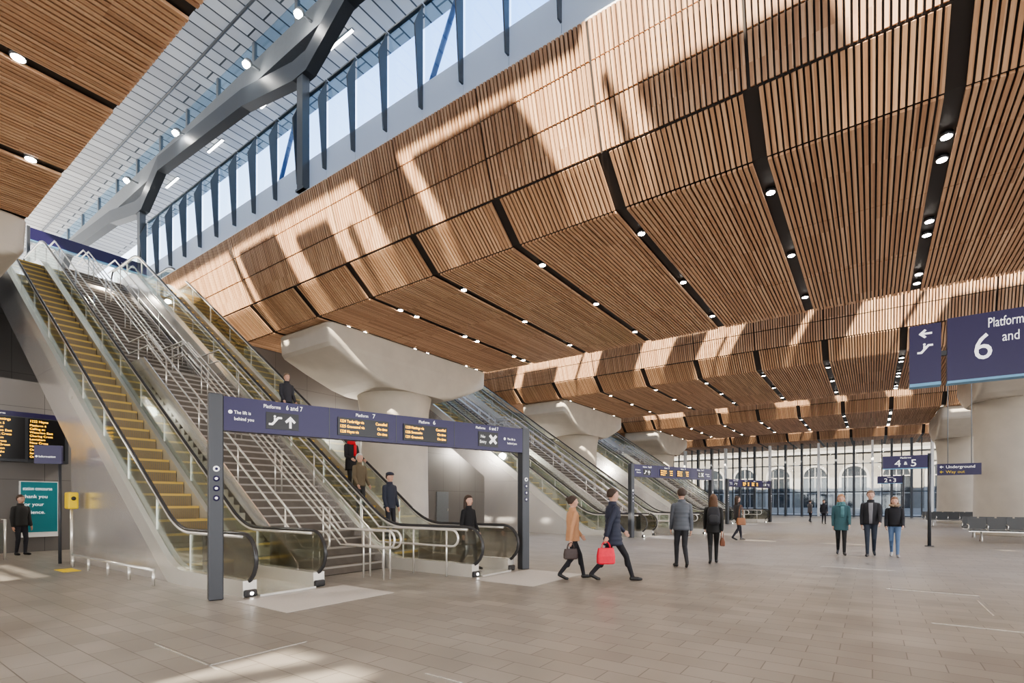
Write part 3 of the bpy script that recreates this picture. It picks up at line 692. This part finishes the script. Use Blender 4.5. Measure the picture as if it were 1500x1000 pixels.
    me.materials.clear()
    for m_ in mats: me.materials.append(m_)
    N=len(me.polygons); C=np.empty(N*3); me.polygons.foreach_get('center',C); C=C.reshape(-1,3)
    best=np.full(N,1e9); idx=np.zeros(N,dtype=np.int32)
    for a,b,ra,rb,m_ in prim:
        A=np.array(a);B=np.array(b); D=B-A; dd=D.dot(D)
        t=np.clip(((C-A)@D)/dd,0,1) if dd>1e-9 else np.zeros(N)
        ds_=np.linalg.norm(C-(A+t[:,None]*D),axis=1)-(ra+(rb-ra)*t)
        w_=ds_<best; best[w_]=ds_[w_]; idx[w_]=mats.index(m_)
    me.polygons.foreach_set('material_index',idx); me.polygons.foreach_set('use_smooth',[True]*N); me.update()
    obj('body',me,e)
    HC=Vector((-.012,0,1.668))
    mh=MB(); mh.sphere(tuple(HC),(.114,.094,.120),HAIR,40,32)
    hm=mh.mesh('hair'); bm=bmesh.new(); bm.from_mesh(hm)
    def cut(v):
        x_,y_,z_=v.co
        line=1.712 if x_>.05 else (1.712-(.05-x_)*1.2 if x_>-.04 else 1.60)
        return z_<line
    bmesh.ops.delete(bm,geom=[v for v in bm.verts if cut(v)],context='VERTS')
    ret=bmesh.ops.extrude_face_region(bm,geom=bm.faces[:])
    for v in [g for g in ret['geom'] if isinstance(g,bmesh.types.BMVert)]: v.co=HC+(v.co-HC)*.88
    bm.to_mesh(hm); bm.free()
    obj('hair',hm,e)
    if style=='cap':
        mc=MB(); mc.sphere((.0,0,1.73),(.12,.10,.06),TOP,16,10); mc.sphere((.10,0,1.715),(.06,.06,.012),TOP,12,6); obj('cap',mc.mesh('cap'),e)
    if style=='long':
        mh=MB(); mh.loft([ring(cx,0,zz,rx,ry,2,22) for cx,zz,rx,ry in ((-.06,1.40,.03,.06),(-.06,1.42,.05,.10),(-.055,1.50,.058,.11),(-.05,1.58,.066,.104),(-.045,1.65,.072,.098),(-.04,1.72,.06,.08),(-.03,1.77,.03,.04))],HAIR); obj('hair_length',mh.mesh('hair_length'),e)
    if style=='bun': mh=MB(); mh.sphere((-.12,0,1.70),(.045,.045,.045),HAIR); obj('hair_bun',mh.mesh('hair_bun'),e)
    for sgn in (1,-1):
        mm=MB(); mm.sphere((.091,.031*sgn,1.654),(.009,.012,.006),EYEW,10,8); mm.sphere((.0975,.031*sgn,1.654),(.004,.006,.0055),EYED,10,8); mm.tube([(.097,.018*sgn,1.672),(.097,.031*sgn,1.676),(.088,.046*sgn,1.671)],.003,HAIR,6); obj('eye',mm.mesh('eye'),e)
    if coat:
        rows=[(1.472,.06,.065),(1.455,.078,.10),(1.425,.098,.145),(1.37,.12,.172),(1.25,.13,.172),(1.1,.122,.152),(.98,.135,.168)]
        zz=.98
        while zz-.08>coat: zz-=.08; rows.append((zz,.138+.04*(.98-zz)+flare*(.98-zz),.172+flare*.5*(.98-zz)))
        rows.append((coat,rows[-1][1]+.005,rows[-1][2]+.003)); rows.append((coat+.01,rows[-1][1]-.03,rows[-1][2]-.03)); rows.append((coat+.12,.05,.06))
        if puffer:
            r2=[]
            for i in range(len(rows)-3):
                a,b=rows[i],rows[i+1]; r2.append(a); nsub=max(1,int((a[0]-b[0])/.025))
                for j in range(1,nsub): t=j/nsub; r2.append(tuple(a[q]*(1-t)+b[q]*t for q in range(3)))
            r2+=rows[-3:]
            rows=[(a[0],a[1]+.018*abs(math.sin(a[0]*math.pi/.085)),a[2]+.018*abs(math.sin(a[0]*math.pi/.085))) for a in r2]
        mc=MB(); mc.loft([ring(-.005,0,a,b,c,2.1,28) for a,b,c in rows],TOP); obj('coat',mc.mesh('coat'),e)
        if opening:
            mo=MB(); OM=cmat(opening); mo.loft([ring(xx_,0,zz_,.02,ww_,4,16) for zz_,xx_,ww_ in ((coat+.02,.135,.035),(1.1,.112,.04),(1.25,.12,.05),(1.37,.11,.05),(1.44,.078,.05))],OM); obj('shirt_front',mo.mesh('shirt_front'),e)
        if not scarf: mc=MB(); mc.loft([ring(-.01,0,a,b,c,2,24) for a,b,c in ((1.44,.08,.09),(1.51,.076,.083),(1.525,.068,.075),(1.49,.06,.06))],TOP,cap=False); obj('collar',mc.mesh('collar'),e)
    if scarf:
        SM=cmat(scarf,.9); ms=MB()
        for q,(zz,rr_) in enumerate(((1.45,.10),(1.49,.09),(1.525,.078))): ms.tube([(rr_*math.cos(t)+.0,rr_*math.sin(t),zz+.01*math.sin(2*t)) for t in [2*math.pi*i/16 for i in range(17)]],.026,SM,8)
        ms.loft([ring(.125,.03,zz,.02,.045,3,12) for zz in (1.1,1.2,1.3,1.42)],SM); obj('scarf',ms.mesh('scarf'),e)
    if collar:
        FM=mat('fur',collar,.95,noise=.4,nscale=60,bump=.6); ms=MB()
        ms.tube([(.01+.09*math.cos(t),.115*math.sin(t),1.50+.03*abs(math.sin(t))) for t in [math.pi*2*i/18 for i in range(19)]],.034,FM,8)
        ms.sphere((-.10,0,1.48),(.07,.11,.09),TOP,16,10); obj('fur_hood',ms.mesh('fur_hood'),e)
    return e
def hold(px,py,pz,head,lx,ly,lz,k):
    a=math.radians(head); return (px+k*(lx*math.cos(a)-ly*math.sin(a)),py+k*(lx*math.sin(a)+ly*math.cos(a)),pz+lz*k)
def bag(label,loc,rot,w,h,d,c,strap,name='handbag'):
    m_=mat('bag',c,.45,noise=.15,nscale=20); e=obj(name,None,loc=loc,rot=math.radians(rot),label=label,cat='bag')
    mb=MB(); mb.loft([ring(0,0,z,a*w,b*d,5,24) for z,a,b in ((-strap-h,.42,.42),(-strap-h+.02,.5,.5),(-strap-h*.5,.5,.5),(-strap,.44,.25))],m_,smooth=False); obj('bag_body',mb.mesh('bag_body'),e)
    for q in (-.2,.2):
        mb=MB(); mb.tube([(w*.25*math.cos(t),d*q,-strap-.01+(strap+.01)*math.sin(t)) for t in [math.pi*i/10 for i in range(11)]],.007,m_,6); obj('bag_handle',mb.mesh('bag_handle'),e)
    return e
P=person
P('person in a tan jacket and black leggings walking with a bag',-4.8,8.84,0,50,1.63,(.50,.27,.15),(.015,.015,.02),stride=.5,lead=1,arms=((22,18),(-18,12)),coat=.82,style='bun')
P('person in a long navy padded coat striding with a red bag',-4.07,9.1,0,45,1.77,(.02,.025,.05),(.015,.015,.02),stride=.66,lead=-1,arms=((28,15),(-25,10)),coat=.68,puffer=True,flare=.1)
P('person in a grey padded jacket and dark trousers walking away',-3.6,11.85,0,120,1.83,(.10,.11,.13),(.03,.03,.035),stride=.28,lead=1,arms=((10,15),(-10,15)),coat=.84,puffer=True)
P('person in a black coat with a rucksack walking away',-3.2,13.1,0,105,1.7,(.02,.02,.02),(.02,.02,.02),hair=(.12,.06,.03),stride=.4,lead=-1,arms=((12,25),(-15,20)),coat=.8,style='long',flare=.1)
P('person in a dark jacket with a brown shoulder bag',-4.4,21.8,0,40,1.76,(.05,.045,.045),(.02,.02,.03),stride=.35,lead=1,coat=.85,vox=.015,style='long',arms=((14,15),(-12,12)))
P('person in a patterned teal coat and black trousers walking',-.74,17.5,0,-86,1.74,(.045,.11,.125),(.015,.015,.015),hair=(.38,.2,.1),stride=.32,lead=1,arms=((8,25),(-8,18)),coat=.72,style='long',scarf=(.10,.22,.24),flare=.1)
P('person in an open dark jacket and jeans walking with a companion',-.04,17.5,0,-90,1.84,(.025,.025,.03),(.03,.04,.06),hair=(.16,.1,.06),stride=.34,lead=-1,arms=((12,30),(-5,18)),coat=.86,opening=(.22,.22,.24))
P('person in a fur-trimmed black jacket and blue jeans walking',.5,17.65,0,-92,1.66,(.02,.02,.025),(.12,.19,.32),shoe=(.3,.3,.3),hair=(.2,.1,.05),stride=.3,lead=1,arms=((5,40),(5,35)),coat=.9,style='long',collar=(.3,.22,.15))
P('distant person in a dark coat walking in the concourse',-2.8,42,0,-80,1.7,(.03,.03,.04),(.02,.02,.03),stride=.3,coat=.75,vox=.02)
P('distant person in a grey coat walking in the concourse',-3.9,45,0,60,1.7,(.15,.14,.14),(.02,.02,.03),stride=.3,coat=.75,vox=.02)
def ez(X,off=0):
    s=-6.35-X; i=round((s-3.0)/.4-.4); i=max(i,0); ss=3.0+.4*i
    return (-6.35-ss-.2, zl(ss+.2)+.02)
P('person in a black coat stepping off the escalator',-7.25,8.58,.04,0,1.62,(.012,.012,.014),(.012,.012,.014),stride=.3,coat=.6,style='long',arms=((8,20),(-8,15)))
xx,zz=ez(-11.5); P('person in a black coat and red scarf riding down the escalator',xx,8.75,zz,0,1.7,(.02,.018,.02),(.02,.02,.02),hair=(.12,.05,.03),stride=.06,coat=.7,style='long',scarf=(.55,.02,.03),arms=((12,55),(8,60)))
xx,zz=ez(-10.7); P('older person in an olive jacket riding down the escalator',xx,8.4,zz,0,1.62,(.14,.11,.07),(.05,.05,.05),hair=(.5,.48,.45),stride=.06,coat=.85,arms=((5,30),(5,30)))
xx,zz=ez(-9.9); P('person in a dark blue jacket and cap riding down the escalator',xx,8.7,zz,0,1.68,(.03,.035,.055),(.03,.03,.04),stride=.06,coat=.82,style='cap',arms=((3,20),(3,20)))
xx,zz=ez(-14.4); P('person in a dark jacket near the middle of the escalator',xx,8.55,zz,0,1.72,(.04,.04,.05),(.03,.03,.04),hair=(.2,.15,.1),stride=.06,coat=.85,arms=((5,30),(5,30)))
P('person in a white top standing beside a suitcase',-18.6,2.15,0,80,1.68,(.6,.6,.6),(.03,.03,.04),stride=.15,style='long',vox=.015,arms=((5,15),(-5,15)))
P('person in a black jacket standing near the rear wall',-19.9,3.75,0,20,1.72,(.03,.03,.03),(.03,.03,.04),stride=.12,coat=.85,vox=.015,arms=((5,15),(-5,15)))
# bags
bag('brown handbag with short handles',hold(-4.8,8.84,0,50,-.13,-.21,.79,.93),50,.28,.2,.1,(.06,.04,.035),.12)
bag('bright red shopping bag with thin handles',hold(-4.07,9.1,0,45,-.22,-.21,.77,1.0),45,.34,.3,.14,(.75,.02,.05),.12,'shopping_bag')
bag('tan leather shoulder bag',hold(-4.4,21.8,0,40,.0,-.27,1.40,1),40,.35,.28,.14,(.28,.12,.05),.5)
bag('brown handbag with short handles',hold(-3.2,13.1,0,105,-.05,-.21,.79,.97),105,.26,.2,.12,(.2,.07,.03),.12)
e=obj('rucksack',None,loc=hold(-3.2,13.1,0,105,-.22,0,1.0,.97),rot=math.radians(105),label='black fabric rucksack worn on a back',cat='bag')
mb=MB(); mb.loft([ring(0,0,z,a*.2,b*.3,3,20) for z,a,b in ((0,.4,.42),(.04,.5,.5),(.25,.5,.5),(.38,.4,.42),(.43,.2,.25))],cmat((.03,.03,.035))); obj('main_pouch',mb.mesh('main_pouch'),e)
mb=MB(); mb.loft([ring(-.11,0,z,a*.1,b*.22,3,20) for z,a,b in ((.05,.4,.42),(.08,.5,.5),(.2,.45,.5),(.24,.2,.3))],cmat((.04,.04,.045))); obj('front_pocket',mb.mesh('front_pocket'),e)
e=obj('suitcase',None,loc=(-18.2,2.55,0),label='black wheeled suitcase with extended handle',cat='suitcase')
mb=MB(); mb.box(-.12,-.2,.06,.12,.2,.65,mat('case',(.04,.015,.02),.4)); obj('case_body',bevel(mb.mesh('case_body'),.03,2),e)
mb=MB(); mb.tube([(-.1,-.12,.64),(-.1,-.12,.98),(-.1,.12,.98),(-.1,.12,.64)],.012,STEEL,6); obj('pull_handle',mb.mesh('pull_handle'),e)
for q in ((-.09,-.16),(.09,-.16),(-.09,.16),(.09,.16)):
    mb=MB(); mb.tube([(q[0],q[1]-.015,.035),(q[0],q[1]+.015,.035)],.035,RUB,10); obj('wheel',mb.mesh('wheel'),e)
